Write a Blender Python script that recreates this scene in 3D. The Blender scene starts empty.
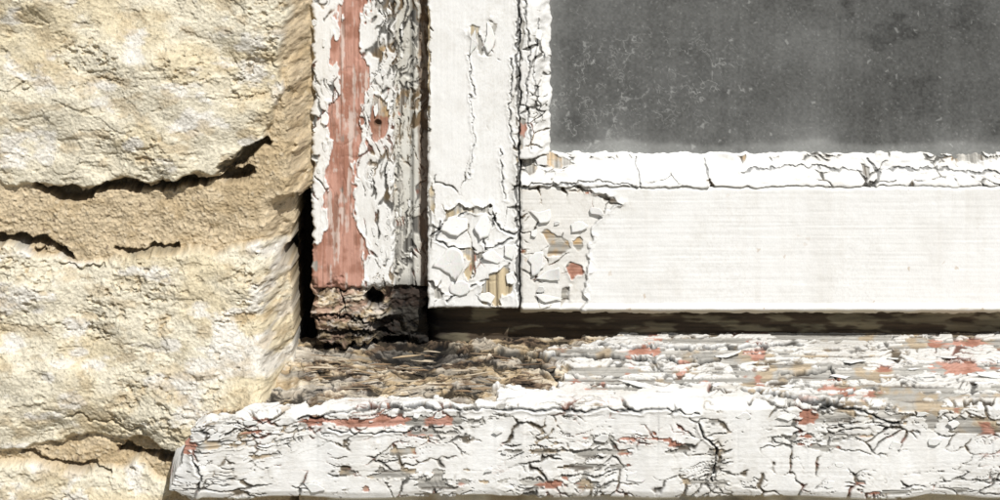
import bpy, math, numpy as np
from mathutils import Vector
np.seterr(all='ignore')
S=0.0006; Z0=1.15; D=2000.0; HC=536.0
CV=250-HC
rng=np.random.RandomState(7)
TAB=[rng.rand(256,256).astype(np.float32) for _ in range(6)]
sc=bpy.context.scene

# ---------------------------------------------------------------- maths
def vn(x,y,seed=0):
    t=TAB[seed%6]; x=x+seed*37.17; y=y+seed*11.73
    xf=np.floor(x); yf=np.floor(y); fx=x-xf; fy=y-yf
    ix=xf.astype(np.int64); iy=yf.astype(np.int64)
    fx=fx*fx*fx*(fx*(fx*6-15)+10); fy=fy*fy*fy*(fy*(fy*6-15)+10)
    a=t[ix&255,iy&255]; b=t[(ix+1)&255,iy&255]; c=t[ix&255,(iy+1)&255]; d=t[(ix+1)&255,(iy+1)&255]
    return (a+(b-a)*fx)*(1-fy)+(c+(d-c)*fx)*fy
def fbm(x,y,octv=4,seed=0,gain=.5):
    s=0;a=1.0;n=0
    for o in range(octv):
        s=s+a*(vn(x,y,seed+o*5+1)*2-1); n+=a; a*=gain
        x,y=(x*1.66-y*1.13),(x*1.13+y*1.66)
    return s/n*1.6
def fba(x,y,octv=4,seed=0,gain=.5):   # axis aligned octaves (wood grain)
    s=0;a=1.0;n=0
    for o in range(octv):
        s=s+a*(vn(x,y,seed+o*5+1)*2-1); n+=a; a*=gain; x=x*2.03;y=y*2.03
    return s/n*1.6
def voro(x,y,seed=0,jit=.95):
    xf=np.floor(x);yf=np.floor(y); ix=xf.astype(np.int64);iy=yf.astype(np.int64)
    T1=TAB[seed%6];T2=TAB[(seed+1)%6];T3=TAB[(seed+2)%6]
    so=seed*29
    F1=np.full(x.shape,1e9);F2=F1.copy()
    p1x=np.zeros(x.shape);p1y=p1x.copy();p2x=p1x.copy();p2y=p1x.copy();r=p1x.copy()
    for di in(-1,0,1):
        for dj in(-1,0,1):
            a=(ix+di+so)&255;b=(iy+dj+so)&255
            cx=ix+di+.5+(T1[a,b]-.5)*jit; cy=iy+dj+.5+(T2[a,b]-.5)*jit
            d=(cx-x)**2+(cy-y)**2
            c=d<F1; c2=(~c)&(d<F2)
            F2=np.where(c,F1,np.where(c2,d,F2)); p2x=np.where(c,p1x,np.where(c2,cx,p2x)); p2y=np.where(c,p1y,np.where(c2,cy,p2y))
            F1=np.where(c,d,F1);p1x=np.where(c,cx,p1x);p1y=np.where(c,cy,p1y);r=np.where(c,T3[a,b],r)
    ed=(F2-F1)/(2*np.sqrt((p1x-p2x)**2+(p1y-p2y)**2)+1e-6)
    return ed,r,p1x,p1y
def ss(a,b,x):
    t=np.clip((x-a)/(b-a),0,1); return t*t*(3-2*t)
def blob(U,V,cx,cy,rx,ry,amp=1.):
    return amp*np.exp(-(((U-cx)/rx)**2+((V-cy)/ry)**2))
def pdist(U,V,pts):
    m=np.full(U.shape,1e9)
    for (x1,y1),(x2,y2) in zip(pts[:-1],pts[1:]):
        dx,dy=x2-x1,y2-y1
        t=np.clip(((U-x1)*dx+(V-y1)*dy)/(dx*dx+dy*dy+1e-9),0,1)
        m=np.minimum(m,np.hypot(U-x1-t*dx,V-y1-t*dy))
    return m
def psdf(U,V,pts):  # positive inside
    d=pdist(U,V,pts+[pts[0]]); ins=np.zeros(U.shape,bool)
    n=len(pts)
    for i in range(n):
        x1,y1=pts[i];x2,y2=pts[(i+1)%n]
        if y1==y2: continue
        c=((y1>V)!=(y2>V))&(U<(x2-x1)*(V-y1)/(y2-y1)+x1)
        ins^=c
    return np.where(ins,d,-d)
def C(r,g,b): return np.array([r,g,b])
def bc(c,U): return np.broadcast_to(c,U.shape[:2]+(3,))
def mixc(a,b,m): return a*(1-m[...,None])+b*m[...,None]
def axis(a,b,lo,hi,step,coarse):
    lo=max(a,lo);hi=min(b,hi); out=[]
    if lo>a: out.append(np.linspace(a,lo,max(2,int((lo-a)/coarse)+1))[:-1])
    out.append(np.linspace(lo,hi,int((hi-lo)/step)+1))
    if b>hi: out.append(np.linspace(hi,b,max(2,int((b-hi)/coarse)+1))[1:])
    return np.concatenate(out)

# ---------------------------------------------------------------- mesh
def W(u,d,v): return np.stack([(u-500)*S,-d*S,Z0+(250-v)*S],-1)
def grid_mesh(name,P,col,rough,mat,parent):
    ny,nx=P.shape[:2]
    me=bpy.data.meshes.new(name)
    me.vertices.add(nx*ny); me.vertices.foreach_set('co',P.reshape(-1).astype(np.float32))
    i=np.arange((ny-1)*(nx-1)); r=i//(nx-1); c=i%(nx-1); b=r*nx+c
    q=np.stack([b,b+nx,b+nx+1,b+1],-1).reshape(-1).astype(np.int32)
    me.loops.add(len(q)); me.loops.foreach_set('vertex_index',q)
    me.polygons.add(len(i)); me.polygons.foreach_set('loop_start',(np.arange(len(i))*4).astype(np.int32))
    me.update(calc_edges=True)
    ca=me.color_attributes.new(name='Col',type='FLOAT_COLOR',domain='POINT')
    cc=np.concatenate([np.clip(col,0.004,.9),rough[...,None]],-1)
    ca.data.foreach_set('color',cc.reshape(-1).astype(np.float32))
    me.shade_smooth()
    ob=bpy.data.objects.new(name,me); sc.collection.objects.link(ob)
    me.materials.append(mat)
    if parent: ob.parent=parent
    return ob
def skirt(A,rep=True):
    return np.pad(A,[(1,1),(1,1)]+[(0,0)]*(A.ndim-2),mode='edge')
def panel(name,u,v,fn,mat,parent,d0=0,back=40,edge=2.5,rag=1.0,k=1.0):
    U,V=np.meshgrid(u,v)
    h,col,ro=fn(U,V)
    eu=np.minimum(U-u[0],u[-1]-U); ev=np.minimum(V-v[0],v[-1]-V); e=np.minimum(eu,ev)
    h=h-edge*(1-np.clip(e/edge,0,1))**2
    n1=fbm(U*.0+V/9,V/23.,3,3)*rag; n2=fbm(U/9,U/23.,3,4)*rag
    Ux=U+np.where(eu<6,n1*(1-eu/6),0); Vx=V+np.where(ev<6,n2*(1-ev/6),0)
    Ux=skirt(Ux);Vx=skirt(Vx);h=skirt(h);col=skirt(col).copy();ro=skirt(ro)
    dd=h+d0
    for sl in [np.s_[0,:],np.s_[-1,:],np.s_[:,0],np.s_[:,-1]]:
        dd[sl]=d0-back; col[sl]=col[sl]*.5
    Ux=500+(Ux-500)*k; Vx=CV+(Vx-CV)*k
    return grid_mesh(name,W(Ux,dd,Vx),col,ro,mat,parent)

# ---------------------------------------------------------------- materials
def newmat(name): 
    m=bpy.data.materials.new(name); m.use_nodes=True; n=m.node_tree.nodes; l=m.node_tree.links
    return m,n,l,n['Principled BSDF']
def attr_mat(name,scale=900,bump=.25,dist=.0004,var=.12,stretch=(1,1,1),spec=.3):
    m,n,l,p=newmat(name)
    a=n.new('ShaderNodeAttribute'); a.attribute_name='Col'
    tc=n.new('ShaderNodeTexCoord'); mp=n.new('ShaderNodeMapping'); mp.inputs['Scale'].default_value=stretch
    l.new(tc.outputs['Object'],mp.inputs['Vector'])
    no=n.new('ShaderNodeTexNoise'); no.inputs['Scale'].default_value=scale; no.inputs['Detail'].default_value=6; no.inputs['Roughness'].default_value=.65
    l.new(mp.outputs[0],no.inputs['Vector'])
    mr=n.new('ShaderNodeMapRange'); mr.inputs[1].default_value=.3;mr.inputs[2].default_value=.7
    mr.inputs[3].default_value=1-var; mr.inputs[4].default_value=1+var
    l.new(no.outputs['Fac'],mr.inputs[0])
    mx=n.new('ShaderNodeVectorMath'); mx.operation='SCALE'
    l.new(a.outputs['Color'],mx.inputs[0]); l.new(mr.outputs[0],mx.inputs['Scale'])
    l.new(mx.outputs[0],p.inputs['Base Color']); l.new(a.outputs['Alpha'],p.inputs['Roughness'])
    b=n.new('ShaderNodeBump'); b.inputs['Strength'].default_value=bump; b.inputs['Distance'].default_value=dist
    l.new(no.outputs['Fac'],b.inputs['Height']); l.new(b.outputs[0],p.inputs['Normal'])
    p.inputs['Specular IOR Level'].default_value=spec
    return m
M_paint=attr_mat('peeling_paint',1100,.35,.0003,.05,(1,1,.6))
M_sill=attr_mat('weathered_sill_paint',1000,.45,.0004,.08,(.35,1,1))
M_stone=attr_mat('sandstone',1700,.6,.0005,.18,spec=.1)

WHITE=C(.79,.785,.76); PINK=C(.50,.275,.21); RED=C(.33,.16,.11); GREY=C(.36,.345,.31); WOOD=C(.42,.30,.17); DARKW=C(.09,.062,.038)

def paint(U,V,Dm,su,sv,seed,under,grain='v',curl=1.6,thick=1.0,T=.74,cw=1.,white=WHITE,force=None,kr=.42,kf=.16,kg=.10,brk=1.,gcr=0.):
    """weathered paint film on wood: returns height(px), colour, roughness"""
    wu=U+fbm(U/45,V/45,3,seed)*11+fbm(U/10,V/10,4,seed+1,.6)*1.7; wv=V+fbm(U/45,V/45,3,seed+2)*11+fbm(U/10,V/10,4,seed+3,.6)*1.7
    m=min(su,sv)
    e1,r1,cx,cy=voro(wu/su,wv/sv,seed); e1=e1*m
    e2,r2,c2x,c2y=voro(wu/su*2.2+5,wv/sv*2.2+9,seed+1); e2=e2*m/2.2
    nb=fbm(U/60,V/60,4,seed+4)
    f2=fbm(U/14,V/14,4,seed+5)
    Dl=Dm+.12*nb
    lv2=ss(.34,.42,Dl+.35*(r1-.5))
    r=r1*(1-.5*lv2)+.5*r2*lv2
    if grain=='v': g=fba(U/2.2,V/70,4,seed+6); gl=fba(U/5,V/120,3,seed+7); gc=fba(wu/7,wv/75,3,seed+13)
    else: g=fba(U/70,V/2.2,4,seed+6); gl=fba(U/120,V/5,3,seed+7); gc=fba(wu/75,wv/7,3,seed+13)
    kk=ss(.1,.4,Dl)
    mf=Dl+(kr*(r-.5)+kf*f2+kg*gl)*kk-T            # >0 missing film
    e2m=np.where(lv2>.5,e2,99)
    wn=np.clip(.45+1.5*brk*fbm(U/19,V/19,3,seed+8),0,2.3); wn2=np.clip(.4+1.7*brk*fbm(U/11,V/11,3,seed+18),0,2)
    w1=cw*ss(.10,.6,Dl)*1.2*wn; w2=cw*ss(.3,.8,Dl)*wn2
    c1=ss(w1+.4,w1-.3,e1)*ss(.08,.35,w1); c2=ss(w2+.4,w2-.3,e2m)*ss(.1,.35,w2)
    c3=ss(.05,.015,np.abs(gc))*ss(.05,.4,fbm(U/26,V/26,3,seed+19)+.3*gcr)*ss(.25,.5,Dl)*gcr if gcr>0 else 0*c1
    crack=np.maximum(np.maximum(c1,c2*.9),c3); ed=np.minimum(e1-w1*.8,e2m-w2*.8)
    miss=ss(-.012,.012,mf)
    if force is not None: miss=np.maximum(miss,force)
    gone=np.clip(np.maximum(miss,crack),0,1)
    hot=ss(.36,.70,Dl)
    lift=curl*.8*hot*np.clip(r2*2-.9,0,1)*np.exp(-np.maximum(ed,0)/2.8)
    near=np.exp(-np.clip(-mf,0,9)/.03)
    lift+=curl*.65*near*(.3+.7*r1)
    cup=curl*.45*hot*np.clip(r1*1.6-.4,0,1)*np.exp(-np.maximum(e1-w1,0)/6)
    tilt=((r1-.5)*(wu/su-cx)+(r2-.5)*(wv/sv-cy))*1.1*curl*hot
    ph=thick+lift+cup+tilt+.15*fbm(U/11,V/11,3,seed+9)+.10*g
    wh=.6*g+.5*gl-.2-.6*crack
    h=ph*(1-gone)+wh*gone
    ucol=under(U,V,g,gl,f2)
    ucol=ucol*(1-.66*np.clip(crack,0,1)*(1-miss))[...,None]
    dirt=np.clip(ss(3.5,0,ed)*ss(.15,.6,Dl)*.11+ .06*ss(-.05,.7,fbm(U/30,V/45,4,seed+3))+.04*ss(0.2,.9,f2),0,1)
    dirt=dirt+.07*ss(.25,.7,fbm(U/1.8,V/1.8,2,seed+11))*ss(-.2,.6,nb+Dl)+.14*ss(.1,.8,-g)*hot
    pc=white*(1-dirt[...,None]*C(.85,.95,1.12))*(1-.10*np.clip(r2-.5,0,1)*hot)[...,None]
    col=mixc(pc,ucol,gone)
    ro=.55+.35*gone
    return h,col,ro
def under_mix(pinkbias,greybias,seed,woodc=WOOD):
    def f(U,V,g,gl,f2):
        pb=pinkbias(U,V) if callable(pinkbias) else pinkbias
        gb=greybias(U,V) if callable(greybias) else greybias
        n=fbm(U/26,V/26,3,seed+20); n2=fbm(U/20,V/20,3,seed+25)
        w=mixc(bc(woodc,U),bc(GREY,U),ss(-.25,.35,n2+gb+.3*gl))
        w=w*(1+.5*g[...,None])
        w=mixc(w,bc(DARKW,U),ss(.25,.9,-g-.4*gl)*.7)
        pk=mixc(bc(PINK,U),bc(RED,U),ss(-.3,.6,f2+.5*g))*(1+.12*g[...,None])
        return mixc(w,pk,ss(-.08,.12,n+pb+.25*g))
    return f

def empty(name):
    e=bpy.data.objects.new(name,None); sc.collection.objects.link(e); return e
window=empty('wooden_window'); wall=empty('stone_wall'); 

def splits(U,V,h,c,lst,depth=2.5,dark=.75,jit=2):
    a=U+fbm(U/6,V/6,3,5)*jit; b=V+fbm(U/6,V/6,3,6)*jit
    for pts,w in lst:
        dd=pdist(a,b,pts); w2=w*(.55+.9*vn(U/9,V/9,3)); m=ss(w2+.6,w2-.4,dd)
        h=h-m*depth; c=c*(1-dark*m)[...,None]; h=h+.8*np.exp(-((dd-w2-1.4)/1.2)**2)
    return h,c
def polyforce(U,V,polys,seed=7,jit=3):
    a=U+fbm(U/8,V/8,3,seed)*jit; b=V+fbm(U/8,V/8,3,seed+1)*jit; m=np.full(U.shape,-99.)
    for p in polys: m=np.maximum(m,psdf(a,b,p))
    return m
# ---------------------------------------------------------------- sash stile
def f_stile(U,V):
    Dm=.13+.08*fbm(U/50,V/90,3,31)
    Dm+=blob(U,V,462,235,34,30,.25)+blob(U,V,474,262,12,16,.2)+blob(U,V,497,290,22,26,.28)+blob(U,V,440,285,14,22,.15)
    Dm+=blob(U,V,517,90,8,110,.34)+blob(U,V,490,45,9,26,.36)+blob(U,V,450,25,12,30,.12)+blob(U,V,429,60,3,90,.8)+blob(U,V,517,190,10,60,.35)+blob(U,V,432,215,4,60,.5)+blob(U,V,450,150,20,40,.1)
    gb=lambda U,V: .5-1.3*blob(U,V,500,290,22,26)-1.2*blob(U,V,428,60,8,150)
    fm=polyforce(U,V,[[(443,213),(453,206),(478,207),(491,205),(493,212),(480,213),(466,211),(455,217),(444,222)],
        [(461,249),(468,246),(478,252),(486,250),(480,259),(473,264),(476,274),(470,280),(465,272),(468,262)],
        [(482,286),(492,276),(503,266),(508,264),(509,276),(514,282),(513,292),(503,298),(500,304),(480,304),(478,296)],
        [(468,26),(478,28),(484,52),(480,56)],[(491,20),(495,22),(491,52),(487,50)],[(436,284),(444,292),(440,298),(434,294)]])
    h,c,r=paint(U,V,Dm,26,46,11,under_mix(-.9,gb,3,C(.45,.37,.24)),'v',curl=2.0,force=ss(-.7,.7,fm))
    h=h+3.0*np.exp(-np.clip(-fm,0,99)/3)*(fm<0)*ss(.2,.8,vn(U/12,V/12,4))
    h,c=splits(U,V,h,c,[([(431,236),(445,224),(466,212)],.7),([(440,222),(436,240),(450,246),(462,250)],1.0),([(492,212),(498,226),(505,232),(516,232)],1.0),([(486,250),(500,244),(512,238)],.8),([(497,214),(490,226),(484,240),(486,250)],.8),
        ([(519,-12),(517,60),(520,130),(517,190),(519,308)],1.5),([(470,95),(474,140),(468,178)],.15),([(476,284),(460,290),(448,303)],.8),([(468,56),(474,96)],.5),([(500,150),(505,200)],.4),([(512,60),(509,120),(514,150)],.6)])
    return h,c,r
panel('sash_stile',axis(428,519.3,428,520,.75,5),axis(-900,308,-12,320,.75,12),f_stile,M_paint,window,0,45)

# ---------------------------------------------------------------- sash rail
def f_rail(U,V):
    zone=polyforce(U,V,[[(515,180),(592,188),(612,202),(622,204),(604,210),(592,226),(588,262),(584,290),(583,320),(515,320)]],9,4)
    zi=ss(-.6,.6,zone)
    Dm=.02+.03*fbm(U/80,V/60,3,41)+.25*zi+blob(U,V,573,292,12,18,.15)+blob(U,V,535,215,20,25,.1)+blob(U,V,525,240,5,60,.2)
    Dm=Dm+.20*np.exp(-((V-190)/3.5)**2)*ss(-.2,.5,fbm(U/30,V/90,3,43))+.05*np.exp(-((V-312)/3)**2)
    fm=polyforce(U,V,[[(541,231),(548,229),(556,234),(568,241),(572,247),(562,256),(548,255),(551,247),(545,240)],[(572,240),(580,238),(584,246),(578,252)],
        [(566,266),(572,262),(584,268),(586,274),(578,276),(572,280)],[(596,193),(604,194),(622,203),(612,205),(604,200)],[(562,290),(570,287),(568,300),(560,308)]],13,2)
    pb=lambda U,V: -.9+1.7*blob(U,V,576,272,8,7)
    h,c,r=paint(U,V,Dm,30,26,12,under_mix(pb,.55,4),'h',curl=2.0,force=ss(-.7,.7,fm))
    edge=np.exp(-((zone+1.6)/2.)**2)*vn(U/12,V/12,2)*2.6*(U<640)
    h=h-1.6*zi+edge+2.2*np.exp(-np.clip(-fm,0,99)/3)*(fm<0)*ss(.3,.8,vn(U/10,V/10,4)); c=c*(1-zi[...,None]*C(.06,.075,.10))
    dk=np.exp(-((zone-.6)/.8)**2)*ss(.25,.6,vn(U/10,V/10,5)); c=c*(1-.5*dk)[...,None]  # shadow line along the paint step, put into the colour
    h=h+.05*fba(U/160,V/1.6,3,44)+.25*fbm(U/120,V/40,3,46)
    st=ss(.1,.9,fba(U/7,V/260,3,45))*.03; c=c*(1-st[...,None]*C(.7,.85,1.1))
    gr=ss(.1,.7,fba(U/90,V/3,4,47))*.03*ss(230,312,V); c=c*(1-gr[...,None])
    e,rr,_,_=voro(U/6,V/6,3) 
    sp=(rr>.985)*ss(.22,.30,e)*ss(170,330,V+30*fbm(U/40,V/40,2,3)); c=mixc(c,bc(C(.40,.26,.12),c),sp*.6)
    h=h+2.5*ss(303,307,V)-9*ss(308,316,V)
    c=mixc(c,bc(C(.52,.45,.31),c),ss(307.5,311,V+fbm(U/20,V/5,2,3)*1.5)*.8)
    return h,c,r
panel('sash_bottom_rail',axis(521,1750,521,1035,.75,8),axis(187,315,187,315,.75,5),f_rail,M_paint,window,0,45)

def putty(name,u,v,dep,Dbase,seed,polys,spl):
    def f(U,V):
        Dm=Dbase(U,V)
        fm=polyforce(U,V,polys,17,2)
        h,c,r=paint(U,V,Dm,30,18,seed,under_mix(-.9,.6,5),'v',curl=2.0,thick=1.5,force=ss(-.7,.7,fm))
        h,c=splits(U,V,h,c,spl,2.0,.7)
        return h+dep(U,V),c,r
    return panel(name,u,v,f,M_paint,window,0,50,1.5,1.6)
putty('putty_bottom',axis(521,1750,521,1035,.75,8),axis(156,186.3,156,188,.7,5),lambda U,V:-17+17*ss(154,186,V)+2.2*fbm(U/40,V/12,3,8),
      lambda U,V:.24+.28*np.exp(-((V-160)/4)**2)+.22*fbm(U/50,V/30,3,51)+blob(U,V,550,165,34,14,.22)+.15*ss(850,900,U),6,
      [[(534,150),(548,152),(560,160),(576,166),(562,170),(545,166)],[(862,166),(872,168),(870,178),(864,176)],[(738,158),(748,160),(744,166)]],
      [([(524,184),(560,184),(600,181),(640,186)],.8),([(868,160),(880,175),(874,187)],.9),([(880,172),(930,170),(1000,174)],.6),([(636,160),(640,186)],.5),([(706,162),(712,186)],.4),([(740,172),(800,168),(862,172)],.5)])
putty('putty_left',axis(520.6,551,520,552,.7,5),axis(-900,158,-12,175,.75,12),lambda U,V:-16*ss(528,553,U+fbm(U/15,V/15,3,9)*4),
      lambda U,V:.34+.12*fbm(U/20,V/50,3,52)+blob(U,V,540,110,10,45,.1),8,
      [[(520,118),(526,120),(524,150),(520,152)],[(521,20),(524,22),(523,60),(520,62)]],
      [([(524,0),(530,50),(526,100),(532,150)],.7),([(540,20),(534,70),(542,120)],.5)])

# ---------------------------------------------------------------- frame jamb
def stripe(U,V):
    wob=fbm(U/200,V/30,4,61)*5
    cx=np.interp(V,[-900,0,60,120,180,230,290],[354,354,351,346,343,340,338])
    hw=np.interp(V,[-900,0,60,120,180,225,245,290],[12,12,14,17,13,12,25,30])
    return hw-np.abs(U-cx-wob)+fbm(U/6,V/16,4,62)*6
def f_jamb(U,V):
    st=stripe(U,V); st=np.maximum(st,(blob(U,V,379,118,12,28)-.5)*30+fbm(U/5,V/9,3,64)*3)
    Dm=.36+.10*fbm(U/30,V/80,3,63)+.12*ss(6,0,U-312)+.18*ss(364,376,U)
    pb=lambda U,V: np.where(stripe(U,V)>-6,.9,-.75+1.3*blob(U,V,379,118,18,34))
    h,c,r=paint(U,V,Dm,14,50,13,under_mix(pb,.35,6),'v',curl=1.7,force=ss(-.6,.6,st),gcr=1.)
    h=h+1.5*np.exp(-((st+1.5)/1.6)**2)*vn(U/9,V/14,4)
    sc_=ss(.15,.6,fba(U/4,V/40,4,66)+.25*fbm(U/5,V/5,2,3))*ss(0,3,st); c=mixc(c,bc(C(.66,.58,.52),c),sc_*.65)
    dk_=ss(.25,.7,fba(U/3,V/50,4,67)+.4*fbm(U/9,V/20,3,4)-.1)*ss(0,3,st); c=mixc(c,bc(C(.24,.14,.10),c),dk_*.65)
    h=h-.7*dk_
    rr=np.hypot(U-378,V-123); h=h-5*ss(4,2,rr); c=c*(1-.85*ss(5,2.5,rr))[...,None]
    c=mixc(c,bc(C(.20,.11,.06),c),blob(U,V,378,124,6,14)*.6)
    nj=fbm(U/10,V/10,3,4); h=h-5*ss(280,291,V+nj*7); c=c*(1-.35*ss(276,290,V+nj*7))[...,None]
    return h,c,r
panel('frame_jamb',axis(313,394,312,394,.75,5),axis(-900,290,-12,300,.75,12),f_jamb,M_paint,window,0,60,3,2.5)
def f_strip(U,V):
    Dm=.50+.10*fbm(U/20,V/60,3,71)+.10*ss(405,398,U)
    h,c,r=paint(U,V,Dm,10,44,14,under_mix(-.9,.25,7),'v',curl=1.4,white=C(.62,.61,.56),gcr=1.)
    h=h-3*np.exp(-((U-411)/1.6)**2); c=c*(1-.5*np.exp(-((U-411)/1.8)**2))[...,None]
    c=mixc(c,bc(C(.16,.10,.06),c),ss(417,421,U+fbm(U/9,V/30,3,5)*2)*.8)  # shadow of the stile painted as a dark brown band
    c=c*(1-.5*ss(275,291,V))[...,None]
    return h,c,r
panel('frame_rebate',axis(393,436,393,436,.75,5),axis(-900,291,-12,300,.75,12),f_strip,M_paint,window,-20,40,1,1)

def rotwood(U,V,seed):
    """decayed, fibrous, crumbling wood"""
    nn=fbm(U/24,V/12,4,seed)
    v2=V+nn*4+fbm(U/60,V/40,3,seed+1)*7+fbm(U/9,V/9,3,seed+8)*1.2
    g=fba(U/44,v2/5.0,5,seed+2,.62); g2=fba(U/34,v2/12,4,seed+3); fi=fba(U/16,v2/1.8,3,seed+4); blk=fbm(U/7,v2/4.5,4,seed+6,.6)
    e,r,_,_=voro((U+nn*14)/19,(v2)/7,seed%6,.98); e=e*7
    h=2.2*g+2.0*g2+.9*fi+2.6*(r-.5)-1.8*ss(.9,0,e)*(r>.45)+1.7*blk
    c=mixc(bc(C(.42,.32,.195),U),bc(C(.18,.125,.08),U),ss(-.35,.45,g2+nn*.7+(r-.5)*.6+.3*blk))
    c=mixc(c,bc(C(.60,.53,.41),U),ss(.05,.65,g+.3*fi+.3*blk)*.8)
    c=mixc(c,bc(C(.37,.35,.31),U),ss(.05,.5,fbm(U/30,V/9,3,seed+5))*.6)
    c=c*(1+.22*fi+.2*blk)[...,None]
    c=c*(1-.88*np.maximum(ss(.12,.55,-g-.3*blk),.85*ss(.9,.2,e)*(r>.45)))[...,None]
    return h,c
def f_foot(U,V):
    h,c=rotwood(U*1.3,V*.8,82); n=fbm(U/12,V/9,4,82); g=fba(U/30,V/2.4,3,81); n9=fbm(U/5,V/5,4,88)
    rgt=ss(376,396,U+n*10+(V-300)*.3)
    pk=ss(-.25,.2,n+.15-.7*ss(330,370,U)*ss(300,326,V)); c=mixc(c,C(.38,.25,.185)*(1+.35*g[...,None]+.35*n9[...,None]),pk*.75)
    c=mixc(c,bc(C(.6,.54,.48),c),ss(.32,.5,fbm(U/9,V/5,3,83))*.6)
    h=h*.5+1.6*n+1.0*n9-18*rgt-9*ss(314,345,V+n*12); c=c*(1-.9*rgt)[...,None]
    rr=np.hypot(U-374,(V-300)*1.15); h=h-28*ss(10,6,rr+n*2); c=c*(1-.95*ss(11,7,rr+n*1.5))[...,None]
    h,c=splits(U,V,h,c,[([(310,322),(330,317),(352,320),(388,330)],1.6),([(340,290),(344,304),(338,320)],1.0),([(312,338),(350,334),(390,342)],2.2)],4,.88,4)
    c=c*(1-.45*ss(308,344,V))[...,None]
    return h,c,np.full(U.shape,.9)
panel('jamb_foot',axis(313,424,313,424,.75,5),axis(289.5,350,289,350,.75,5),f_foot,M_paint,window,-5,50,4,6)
def f_back(U,V):
    g=fba(U/70,V/2.5,4,91); n=fbm(U/30,V/8,4,92)
    c=mixc(bc(C(.07,.05,.032),U),bc(C(.20,.17,.11),U),ss(.1,.6,n+.35*ss(700,1000,U)))*(1+.4*g[...,None])
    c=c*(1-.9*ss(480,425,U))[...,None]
    return 1.5*n+.8*g-25*ss(440,415,U),c,np.full(U.shape,.8)
panel('frame_bottom_rebate',axis(380,1750,380,1035,1.0,8),axis(288,352,288,352,.9,5),f_back,M_paint,window,-30,40,1,0)

# ---------------------------------------------------------------- glass
def f_glass(U,V):
    n=fbm(U/120,V/90,5,101); f=fbm(U/2.0,V/2.0,2,102); g=fbm(U/50,V/40,4,103)
    lum=.124+.028*n+.016*g+.022*f
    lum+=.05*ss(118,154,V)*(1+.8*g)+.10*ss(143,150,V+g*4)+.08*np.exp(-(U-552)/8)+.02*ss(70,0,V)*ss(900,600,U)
    wx=U+fbm(U/12,V/12,3,111)*9; wy=V+fbm(U/12,V/12,3,112)*9
    e,r,_,_=voro(wx/23,wy/19,1,.98); e=e*19; e5,r5,_,_=voro(wx/11+3,wy/9,2,.98); e5=e5*9
    zone=ss(.2,.65,blob(U,V,660,80,110,58)+blob(U,V,585,115,28,45,.8)+.35*n)
    gate=ss(.10,.4,fbm(U/15,V/15,3,106)); gate2=ss(.16,.42,fbm(U/12,V/12,3,116))
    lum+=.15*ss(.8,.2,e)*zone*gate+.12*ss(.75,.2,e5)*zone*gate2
    q2=np.abs(fbm(U/40+3,V/30,4,109)); lum+=.08*ss(.02,.0,q2)*ss(.1,.4,g)
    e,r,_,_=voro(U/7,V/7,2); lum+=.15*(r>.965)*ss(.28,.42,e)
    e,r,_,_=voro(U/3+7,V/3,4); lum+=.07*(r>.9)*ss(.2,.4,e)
    dr=fba(U/9,V/160,3,118); lum+=.014*ss(.1,.7,dr)
    bd=ss(.25,.45,blob(U,V,898,32,28,24)*.65+.40*fbm(U/26,V/22,5,107)-.03); lum-=.035*bd
    lum-=.025*ss(.15,.6,fbm(U/60,V/40,5,127))
    c=lum[...,None]*C(.99,1.0,.955)
    return np.zeros(U.shape),c,np.clip(.38+.15*g,.2,.8)
Mg,n,l,p=newmat('dusty_glass')
a=n.new('ShaderNodeAttribute'); a.attribute_name='Col'
l.new(a.outputs['Color'],p.inputs['Base Color']); l.new(a.outputs['Alpha'],p.inputs['Roughness'])
p.inputs['Specular IOR Level'].default_value=.5
tr=n.new('ShaderNodeBsdfTransparent'); tr.inputs[0].default_value=(.8,.85,.82,1); mx=n.new('ShaderNodeMixShader'); mx.inputs[0].default_value=.15
l.new(p.outputs[0],mx.inputs[1]); l.new(tr.outputs[0],mx.inputs[2]); l.new(mx.outputs[0],n['Material Output'].inputs[0])
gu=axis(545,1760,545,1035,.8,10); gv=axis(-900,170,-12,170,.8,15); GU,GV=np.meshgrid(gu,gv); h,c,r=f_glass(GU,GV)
grid_mesh('glass_pane',W(GU,h-17,GV),c,r,Mg,window)

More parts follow.
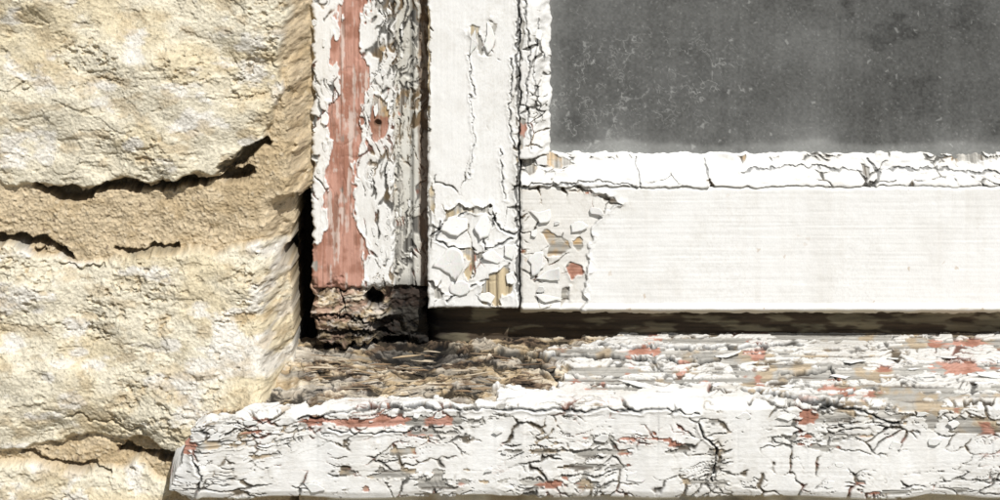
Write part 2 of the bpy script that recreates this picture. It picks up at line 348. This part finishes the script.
# ---------------------------------------------------------------- sill
sill=empty('window_sill')
def build_sill():
    prof=[(-45,341),(-22,343.5),(112,361.5),(117,363.5),(120,368),(120,444),(118,449),(113,451.5),(100,452),(100,446),(92,446),(92,452),(40,453)]
    prof=np.array(prof,float); seg=np.hypot(*np.diff(prof,axis=0).T); L=np.concatenate([[0],np.cumsum(seg)])
    tt=axis(0,L[-1],8,L[7],.8,4); tt[-1]=L[-1]
    pd=np.interp(tt,L,prof[:,0]); pv=np.interp(tt,L,prof[:,1])
    nd=np.gradient(pv); nvv=-np.gradient(pd); nl=np.hypot(nd,nvv); nd/=nl; nvv/=nl
    ker=np.ones(7)/7; nd=np.convolve(np.pad(nd,3,'edge'),ker,'valid'); nvv=np.convolve(np.pad(nvv,3,'edge'),ker,'valid')
    nl=np.hypot(nd,nvv); nd/=nl; nvv/=nl
    u0=212.; uu=axis(u0,1800,u0,1030,.8,8); kcap=np.linspace(1,0,22)[:-1]
    u=np.concatenate([np.full(21,u0),uu]); K=np.concatenate([kcap,np.zeros(len(uu))])
    PD=np.repeat(pd[:,None],len(u),1);PV=np.repeat(pv[:,None],len(u),1);ND=np.repeat(nd[:,None],len(u),1);NV=np.repeat(nvv[:,None],len(u),1)
    UT=np.repeat(u[None],len(tt),0);KK=np.repeat(K[None],len(tt),0); TT=np.repeat(tt[:,None],len(u),1)
    fk=D/(D-PD); U=500+(UT-500)*fk; V=CV+(PV-CV)*fk
    U=U-KK*40
    TV=np.where(TT<L[3],405-(L[3]-TT)*.62,V)
    top=ss(L[3]+3,L[2]-3,TT)
    nn=fbm(U/28,V/16,4,121)
    rot=ss(-.08,.08,.75*ss(590,500,U+(V-370)*1.6+nn*60)*ss(404,390,V+nn*10)-.35+.14*nn)*top
    Dm=.44+.16*fbm(U/60,V/30,4,122)+.24*top*ss(402,386,V)*ss(540,620,U)+.06*fbm(U/20,V/9,3,132)
    for b in [(640,438,22,9,.28),(718,455,10,26,.38),(545,435,8,12,.36),(455,490,16,9,.36),(430,482,12,8,.3),(845,400,64,22,.42),(800,372,60,8,.22),(745,382,26,10,.3),(400,420,90,6,.38),(320,415,30,4,.3),(192,440,9,10,.7),(990,365,40,20,.15),(935,405,60,14,.3),(535,480,10,12,.26),(680,448,20,6,.26),(240,470,15,4,.22),(560,404,70,4,.33),(960,470,30,8,.14),(610,470,12,5,.2),(780,440,16,5,.2),(340,470,16,4,.2),(700,352,260,5,.12)]:
        Dm=Dm+blob(U,V,*b)
    Dm=Dm-.12*blob(U,V,860,466,110,16)-.08*blob(U,V,300,450,70,16)-.14*blob(U,V,640,398,110,9)
    pb=lambda U,V: -.52+.66*blob(U,V,850,402,80,22)+.6*blob(U,V,400,420,110,8)+.55*blob(U,V,640,438,40,12)+.55*blob(U,V,455,490,40,10)+.65*blob(U,V,545,435,12,12)+.3*blob(U,V,745,382,40,12)-1.*blob(U,V,718,455,16,35)+1.2*blob(U,V,192,440,14,14)
    um=under_mix(pb,.25,8,C(.37,.30,.21))
    a=paint(U,TV,Dm,36,14,15,um,'h',curl=1.8,thick=1.2,cw=.62,kr=.42,kf=.24,kg=.26,brk=.75,gcr=1.)
    b=paint(U,TV,Dm,60,9,16,um,'h',curl=.7,thick=1.0,cw=.5,kr=.16,kf=.24,kg=.50,gcr=1.2)
    m=top*ss(404,394,V); h=a[0]*(1-m)+b[0]*m; c=mixc(a[1],b[1],m); r=a[2]*(1-m)+b[2]*m
    wh,wc=rotwood(U,TV,123)
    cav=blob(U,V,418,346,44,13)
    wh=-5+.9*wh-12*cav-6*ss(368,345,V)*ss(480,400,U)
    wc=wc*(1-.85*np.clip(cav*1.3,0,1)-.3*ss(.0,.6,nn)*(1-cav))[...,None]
    h=h*(1-rot)+wh*rot; c=mixc(c,wc,rot); r=np.where(rot>.5,.95,r)
    h=h+.8*np.exp(-((rot-.12)/.12)**2)*(rot>.01)*top
    for pts,w in [([(430,337),(470,345),(505,350),(540,362),(560,375)],2.8),([(500,346),(560,357),(640,360),(720,362)],1.8),([(300,412),(400,404),(470,407),(600,409),(700,412)],1.0),([(700,425),(716,450),(712,480)],.9),
                  ([(600,345),(700,350),(800,347)],.9),([(740,392),(800,398),(860,410),(900,425)],1.6),([(780,376),(830,370),(840,382)],1.4),([(820,410),(850,396),(880,388)],1.3),([(200,448),(215,470),(212,492)],.5),([(330,425),(360,430),(420,428)],.6)]:
        dd=pdist(U+nn*3,V+fbm(U/12,V/12,3,126)*3,pts); w2=w*(.4+1.1*vn(U/15,V/8,2)); mm=ss(w2+.8,w2-.5,dd)
        h=h-mm*3.5; c=c*(1-.85*mm)[...,None]; h=h+1.4*np.exp(-((dd-w2-1.5)/2)**2)
    capm=ss(0,.05,KK); c=mixc(c,c*.8,capm)
    frac=np.clip((PV-363)/87,0,1); dec=np.exp(-(UT-u0)/40)
    wear=ss(14,0,UT-u0)*6+ 2.5*fbm(UT/60,V/200,3,127)*ss(L[3]-14,L[3],TT)+1.0*ss(-.1,.5,fbm(UT/14,V/200,3,129))*ss(L[3]-6,L[3]+2,TT)*ss(L[5],L[4],TT)
    h=h-wear
    UT2=UT-24*frac*dec+fbm(V/9,V/30,3,128)*2.0*np.exp(-(UT-u0)/5)
    PD2=PD+ND*h; PV2=PV+NV*h+(1-frac)*17*np.exp(-(UT-u0)/110)*ss(20,90,PD)
    PD2=PD2*(1-KK)+70*KK; PV2=PV2*(1-KK)+408*KK; UT2=UT2-3*np.sin(KK*math.pi)+6*KK
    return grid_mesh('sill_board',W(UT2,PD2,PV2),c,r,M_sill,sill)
build_sill()

# ---------------------------------------------------------------- curled loose flakes
def flakes(name,items,mat,parent):
    vs=[];fs=[];cs=[]
    R=np.random.RandomState(5)
    for it_ in items:
        (u,v,d,sx,sy,tilt,slope,col)=it_[:8]; dfix=it_[8] if len(it_)>8 else None
        nr,nc,sub=5,R.randint(5,9),3; na=nc*sub; base=len(vs)
        an=np.sort((np.arange(nc)+.7*(R.rand(nc)-.5))/nc*6.283); rd_=np.clip(1+.25*R.randn(nc),.5,1.5)
        px=np.cos(an)*rd_; py=np.sin(an)*rd_; cor=[]
        for k in range(nc):
            k2=(k+1)%nc
            for q in range(sub):
                t=q/sub; jt=1+.05*R.randn(); cor.append(((px[k]*(1-t)+px[k2]*t)*jt,(py[k]*(1-t)+py[k2]*t)*jt))
        cax=R.rand()*3.14; cv=(.005+.012*R.rand())*(8/max(sx,sy,4))
        dirn=R.rand()*6.28 if dfix is None else dfix
        if dfix is not None: cax=dfix
        for i in range(nr+1):
            for j in range(na):
                x=cor[j][0]*i/nr*sx; y=cor[j][1]*i/nr*sy
                q=x*math.cos(cax)+y*math.sin(cax)
                lift=(x*math.cos(dirn)+y*math.sin(dirn))*math.tan(tilt)+cv*q*q+max(sx,sy)*.5*math.tan(tilt)
                du=x; dv=y*math.cos(slope)-lift*math.sin(slope); dd=y*math.sin(slope)*1+lift*math.cos(slope)
                vs.append(((u+du-500)*S,-(d+dd+.7)*S,Z0+(250-(v+dv))*S)); cs.append((*[c*(1-.06*R.rand()) for c in col],.6))
        for i in range(nr):
            for j in range(na):
                j2=(j+1)%na
                fs.append((base+i*na+j,base+(i+1)*na+j,base+(i+1)*na+j2,base+i*na+j2))
    me=bpy.data.meshes.new(name); me.from_pydata(vs,[],fs); ca=me.color_attributes.new(name='Col',type='FLOAT_COLOR',domain='POINT')
    ca.data.foreach_set('color',np.array(cs,dtype=np.float32).reshape(-1)); me.materials.append(mat); me.shade_smooth()
    o=bpy.data.objects.new(name,me); sc.collection.objects.link(o); o.parent=parent
    so=o.modifiers.new('thickness','SOLIDIFY'); so.thickness=.0003; so.offset=0
R=np.random.RandomState(21); W1=(.77,.765,.735); it=[]
def add(n,u0,u1,v0,v1,d,s0,s1,asp,slope=0,t0=4,t1=14):
    for _ in range(n):
        s=s0+(s1-s0)*R.rand()**1.6; a=asp*(.7+.6*R.rand())
        it.append((u0+(u1-u0)*R.rand(),v0+(v1-v0)*R.rand(),d,s*a**.5,s/a**.5,math.radians(t0+(t1-t0)*R.rand()),slope,W1))
add(4,436,512,208,300,.5,3,6,.8); add(4,524,585,200,305,.3,3,6,1.2); add(10,366,392,5,280,.5,2,4.5,.4); add(6,314,330,5,250,.5,2,4.5,.5)
add(8,395,412,5,280,-19,2,3.5,.4); add(5,524,548,5,150,-4,2,4.5,.6)
rd=math.radians   # big curls; last value = direction that lifts (x right, y down)
for f in [(458,226,.8,13,9,rd(11),0,W1,1.6),(484,226,.8,9,13,rd(12),0,W1,2.6),(450,262,.8,12,14,rd(9),0,W1,.2),(492,256,.8,9,9,rd(13),0,W1,2.9),(462,288,.8,12,9,rd(9),0,W1,.3),(509,250,.8,6,14,rd(10),0,W1,3.1),(488,296,.3,11,7,rd(9),0,W1,1.2),
          (536,262,.2,9,13,rd(8),0,W1,.3),(552,276,.2,12,7,rd(9),0,W1,-.6),(543,216,.2,13,8,rd(7),0,W1,1.5),(596,210,1,10,5,rd(12),0,W1,.2),(545,298,.2,14,5,rd(8),0,W1,1.4),(578,226,.3,9,7,rd(10),0,W1,.8),
          (543,163,-8,8,6,rd(10),0,W1,.5),(560,176,-3,13,5,rd(8),0,W1,1.5),(490,38,.6,4,14,rd(11),0,W1,3.0),(473,40,.6,4,13,rd(12),0,W1,0.1)]: it.append(f)
flakes('loose_flakes',it,M_paint,window)
it=[]
add(8,420,1015,370,378,120,3,6,1.8); add(26,230,1015,378,444,120.3,2.5,7,1.9,0,3,8)
sl=math.atan2(112+22,361.5-343.5)
for _ in range(18):
    u=580+430*R.rand(); dd=10+100*R.rand(); v=343.5+(dd+22)/134*18-1
    s=2.5+4*R.rand()**1.6; it.append((u,v,dd,s*2.2,s*.7,math.radians(3+7*R.rand()),sl,W1))
flakes('loose_flakes.001',it,M_sill,sill)
def splinters():
    vs=[];fs=[];cs=[]; R=np.random.RandomState(9)
    for k in range(70):
        u=318+240*R.rand()**1.2; d=10+85*R.rand()
        v=343.5+(d+22)/134*18+2.5-3*R.rand(); Ln=3+13*R.rand()**2; a=(R.rand()-.5)*.7; w=.5+1.6*R.rand(); tl=(R.rand()-.5)*.25
        b=len(vs); pal=[(.38,.29,.18),(.22,.15,.09),(.45,.38,.28),(.12,.08,.05),(.26,.19,.12)][R.randint(5)]
        for t,wd in ((-1,.35),(-.3,1),(.4,.9),(1,.2)):
            cx=u+Ln*t*math.cos(a); cd=d+Ln*t*math.sin(a); cz=v-Ln*t*math.sin(tl)+R.randn()*.2
            for q,(ox,oz) in enumerate(((-1,0),(0,-1),(1,0),(0,1))):
                vs.append(((cx-500)*S,-(cd+ox*w*wd)*S,Z0+(250-(cz+oz*w*wd*.7))*S)); cs.append((*pal,.9))
        for i in range(3):
            for q in range(4): fs.append((b+i*4+q,b+i*4+(q+1)%4,b+(i+1)*4+(q+1)%4,b+(i+1)*4+q))
        fs.append((b,b+3,b+2,b+1)); fs.append((b+12,b+13,b+14,b+15))
    me=bpy.data.meshes.new('wood_splinters'); me.from_pydata(vs,[],fs); ca=me.color_attributes.new(name='Col',type='FLOAT_COLOR',domain='POINT')
    ca.data.foreach_set('color',np.array(cs,dtype=np.float32).reshape(-1)); me.materials.append(M_sill)
    o=bpy.data.objects.new('wood_splinters',me); sc.collection.objects.link(o); o.parent=sill
splinters()

# ---------------------------------------------------------------- stone wall
A=[(-420,-180),(289,-180),(292,0),(284,60),(279,120),(262,142),(238,156),(212,174),(170,178),(120,180),(60,187),(0,181),(-420,186)]
B=[(-420,240),(0,240),(45,252),(75,264),(100,260),(140,250),(200,252),(262,238),(280,250),(287,290),(293,340),(296,385),(292,414),(240,430),(190,448),(150,442),(90,432),(40,448),(0,452),(-420,462)]
Cc=[(-420,474),(60,464),(140,462),(168,482),(150,640),(-420,660)]
def stone_h(U,V):
    wu=U+fbm(U/26,V/26,4,130)*6; wv=V+fbm(U/26,V/26,4,131)*6
    sd=np.maximum(psdf(wu,wv,A),np.maximum(psdf(wu,wv,B),psdf(wu,wv,Cc)))
    row=np.floor(wv/215+.12); fy=(wv/215+.12-row)*215; off=(row%3)*137
    cx=np.floor((wu+off)/390); fx=(wu+off)-cx*390
    gs=np.minimum(np.minimum(fy,215-fy),np.minimum(fx,390-fx))-16
    outside=(U<-420)|(V<-200)|(V>655)|(U>330)
    sd=np.where(outside,np.where((U>288)&(U<330),-20,gs),sd)
    return sd
def stone_surface(U,V):
    sd=stone_h(U,V)
    st=ss(-2.5,4,sd)
    big=fbm(U/110,V/80,3,132,.45); med=fbm(U/30,V/20,3,133,.5); fine=fbm(U/5,V/4,4,134,.6); tiny=fbm(U/1.7,V/1.7,2,135)
    e,r,px,py=voro((U+med*12)/60,(V+med*10)/40,3); facet=(r-.5)*((U/60-px)*8+(r*7%1-.5)*12*(V/40-py))*.6
    rough=ss(-.15,.55,fbm(U/60,V/45,3,138))
    pits=ss(.42,.66,fbm(U/8,V/5,4,137))*rough
    dents=ss(.36,.60,fbm(U/24,V/12,4,147))
    hs=9+7*ss(0,40,sd)+11*big+1.2*med+facet*.6+(.25+.8*rough)*fine+.4*tiny-2.4*pits-1.3*dents
    hm=0+3*fbm(U/50,V/30,3,138)+.6*fine+.6*tiny+1.0*fbm(U/14,V/11,3,139)
    e,r,_,_=voro(U/5.3,V/5.3,1); grit=(r>.86)*ss(.05,.4,e); hm=hm+1.0*grit
    h=hs*st+hm*(1-st)
    h=h-1.3*np.exp(-(sd/3.)**2)
    occ=np.zeros(U.shape)
    nu=U+fbm(U/12,V/12,4,140)*5; nv_=V+fbm(U/12,V/12,4,141)*5
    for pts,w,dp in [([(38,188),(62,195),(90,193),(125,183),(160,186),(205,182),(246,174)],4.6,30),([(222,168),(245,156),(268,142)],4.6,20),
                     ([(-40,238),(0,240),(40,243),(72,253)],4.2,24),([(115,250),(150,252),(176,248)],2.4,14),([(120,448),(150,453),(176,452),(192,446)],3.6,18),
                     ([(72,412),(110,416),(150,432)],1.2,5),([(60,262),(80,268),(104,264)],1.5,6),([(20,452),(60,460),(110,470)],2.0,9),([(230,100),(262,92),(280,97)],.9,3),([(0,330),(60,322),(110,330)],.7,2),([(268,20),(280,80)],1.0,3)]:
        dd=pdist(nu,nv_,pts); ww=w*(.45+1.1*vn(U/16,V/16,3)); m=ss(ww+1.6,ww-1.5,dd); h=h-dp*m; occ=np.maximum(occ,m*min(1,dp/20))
    warm=ss(-.35,.55,fbm(U/55,V/40,5,142)+.25*med)
    cs=mixc(bc(C(.69,.635,.50),U),bc(C(.63,.54,.365),U),warm*.8)
    cs=mixc(cs,bc(C(.74,.71,.65),cs),ss(.1,.55,fbm(U/30,V/18,5,143)+blob(U,V,235,350,60,28)*.9-.15)*.8)
    cs=mixc(cs,bc(C(.46,.36,.22),cs),np.clip(ss(.22,.7,fbm(U/20,V/13,5,144))*.5+pits*.45+dents*.10,0,1))
    cs=cs*(1+.12*fine+.10*tiny)[...,None]
    cm=mixc(bc(C(.54,.44,.295),U),bc(C(.45,.35,.215),U),ss(-.2,.6,fbm(U/30,V/18,4,145)))*(1+.14*tiny+.12*fine)[...,None]
    cm=mixc(cm,bc(C(.66,.57,.42),cm),grit*.5); cm=mixc(cm,bc(C(.18,.13,.09),cm),((r<.035)*ss(.15,.4,e))*.8)
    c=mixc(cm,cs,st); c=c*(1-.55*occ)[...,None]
    spk=ss(.60,.85,fbm(U/2.2,V/2.2,3,146)); c=c*(1-.40*spk)[...,None]
    return h,c
kw=.97; dw=58.
u=axis(-1800,330,-15,330,.8,10); v=axis(-1500,1750,-15,515,.8,10); U,V=np.meshgrid(u,v)
h,c=stone_surface(U,V)
h=h+26*ss(300,410,V)*ss(120,270,U)*ss(560,470,V)*ss(300,270,U)
h=h+dw
mb=fbm(U/14,V/14,4,150)
fall=ss(284,309,U+mb*4); tgt=-9+3*mb
h1=h*(1-fall)+tgt*fall
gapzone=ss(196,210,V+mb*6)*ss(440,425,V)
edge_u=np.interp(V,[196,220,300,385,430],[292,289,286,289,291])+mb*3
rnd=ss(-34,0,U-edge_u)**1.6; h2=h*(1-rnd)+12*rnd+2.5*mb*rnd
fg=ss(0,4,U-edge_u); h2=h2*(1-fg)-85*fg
lip=2.5*blob(U,V,296,292,10,7)
h=h1*(1-gapzone)+h2*gapzone+lip*4*gapzone*(1-fg)
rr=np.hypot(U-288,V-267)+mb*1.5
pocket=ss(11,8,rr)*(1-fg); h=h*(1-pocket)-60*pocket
dk=gapzone*fg; c=c*(1-.95*dk)[...,None]; c=c*(1-.93*pocket)[...,None]  # shade of the slot beside the jamb and its pocket, painted into the colour
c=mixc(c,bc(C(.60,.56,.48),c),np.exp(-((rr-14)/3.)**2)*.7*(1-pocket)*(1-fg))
h=np.where((U>298)&(V>455),dw,h)
kU=500+(U-500)*kw; kV=CV+(V-CV)*kw
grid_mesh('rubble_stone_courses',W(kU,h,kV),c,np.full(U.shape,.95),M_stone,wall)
def wall_piece(name,u0,u1,v0,v1):
    u=np.linspace(u0,u1,int((u1-u0)/9)+2); v=np.linspace(v0,v1,int((v1-v0)/9)+2); 
    def f(U,V):
        h,c=stone_surface(U,V); return h,c,np.full(U.shape,.95)
    panel(name,u,v,f,M_stone,wall,dw-8,120,2,1,kw)
wall_piece('stonework_under_sill',322,3200,461,1750)
wall_piece('stonework_right',1965,3200,-1500,459)
wall_piece('stonework_over_window',331,1964,-1500,-985)
def f_plain(U,V):
    return paint(U,V,.35+0*U,30,40,9,under_mix(-.3,.3,5),'v')
panel('sash_stile_far',np.arange(1752,1845,4.),np.arange(-900,309,8.),f_plain,M_paint,window,0,45)
panel('frame_jamb_far',np.arange(1848,1945,4.),np.arange(-900,345,8.),f_plain,M_paint,window,1,60)
panel('sash_top_rail',np.arange(521,1750,6.),np.arange(-990,-902,4.),f_plain,M_paint,window,0,45)
panel('frame_head',np.arange(312,1946,6.),np.arange(-1080,-992,4.),f_plain,M_paint,window,2,60)

# ---------------------------------------------------------------- room and ground
def simple(name,color,sc_=8,var=.3,rough=.9):
    m,n,l,p=newmat(name); no=n.new('ShaderNodeTexNoise'); no.inputs['Scale'].default_value=sc_; no.inputs['Detail'].default_value=8
    cr=n.new('ShaderNodeValToRGB'); cr.color_ramp.elements[0].position=.3; cr.color_ramp.elements[1].position=.7
    cr.color_ramp.elements[0].color=(*[x*(1-var) for x in color],1); cr.color_ramp.elements[1].color=(*[x*(1+var) for x in color],1)
    tc=n.new('ShaderNodeTexCoord'); l.new(tc.outputs['Object'],no.inputs['Vector']); l.new(no.outputs[0],cr.inputs[0]); l.new(cr.outputs[0],p.inputs['Base Color']); p.inputs['Roughness'].default_value=rough
    return m
def mesh(name,vs,fs,mat):
    me=bpy.data.meshes.new(name); me.from_pydata(vs,[],fs); me.materials.append(mat); o=bpy.data.objects.new(name,me); sc.collection.objects.link(o); return o
x0,x1,y0,y1,z0,z1=-.12,.9,.05,2.2,.2,1.95
mesh('interior_room',[(x0,y0,z0),(x1,y0,z0),(x1,y1,z0),(x0,y1,z0),(x0,y0,z1),(x1,y0,z1),(x1,y1,z1),(x0,y1,z1)],[(0,1,2,3),(4,7,6,5),(3,2,6,7),(0,3,7,4),(1,5,6,2)],simple('dark_plaster',(.05,.05,.045)))
mesh('ground',[(-200,-200,0),(200,-200,0),(200,200,0),(-200,200,0)],[(0,1,2,3)],simple('gravel_ground',(.26,.23,.18),30,.4))

# ---------------------------------------------------------------- light + camera
el,az=math.radians(47),math.radians(24)
sd=Vector((math.sin(az)*math.cos(el),-math.cos(az)*math.cos(el),math.sin(el)))
L=bpy.data.lights.new('sun','SUN'); L.energy=4.6; L.angle=math.radians(.5); L.color=(1,.98,.95)
lo=bpy.data.objects.new('sun',L); lo.rotation_euler=sd.to_track_quat('Z','Y').to_euler(); sc.collection.objects.link(lo)
w=bpy.data.worlds.new('World'); sc.world=w; w.use_nodes=True; n=w.node_tree.nodes
sky=n.new('ShaderNodeTexSky'); sky.sky_type='NISHITA'; sky.sun_disc=False; sky.sun_elevation=el; sky.sun_rotation=math.pi-az
n['Background'].inputs[1].default_value=.05; w.node_tree.links.new(sky.outputs[0],n['Background'].inputs[0])
cam=bpy.data.cameras.new('camera'); co=bpy.data.objects.new('camera',cam); sc.collection.objects.link(co)
co.location=(0,-D*S,Z0+HC*S); co.rotation_euler=(math.pi/2,0,0)
cam.sensor_width=36; cam.lens=36*D/1000; cam.shift_y=-HC/1000; cam.clip_end=1000; cam.clip_start=.05
sc.camera=co
sc.view_settings.view_transform='Standard'; sc.view_settings.look='None'; sc.view_settings.exposure=0
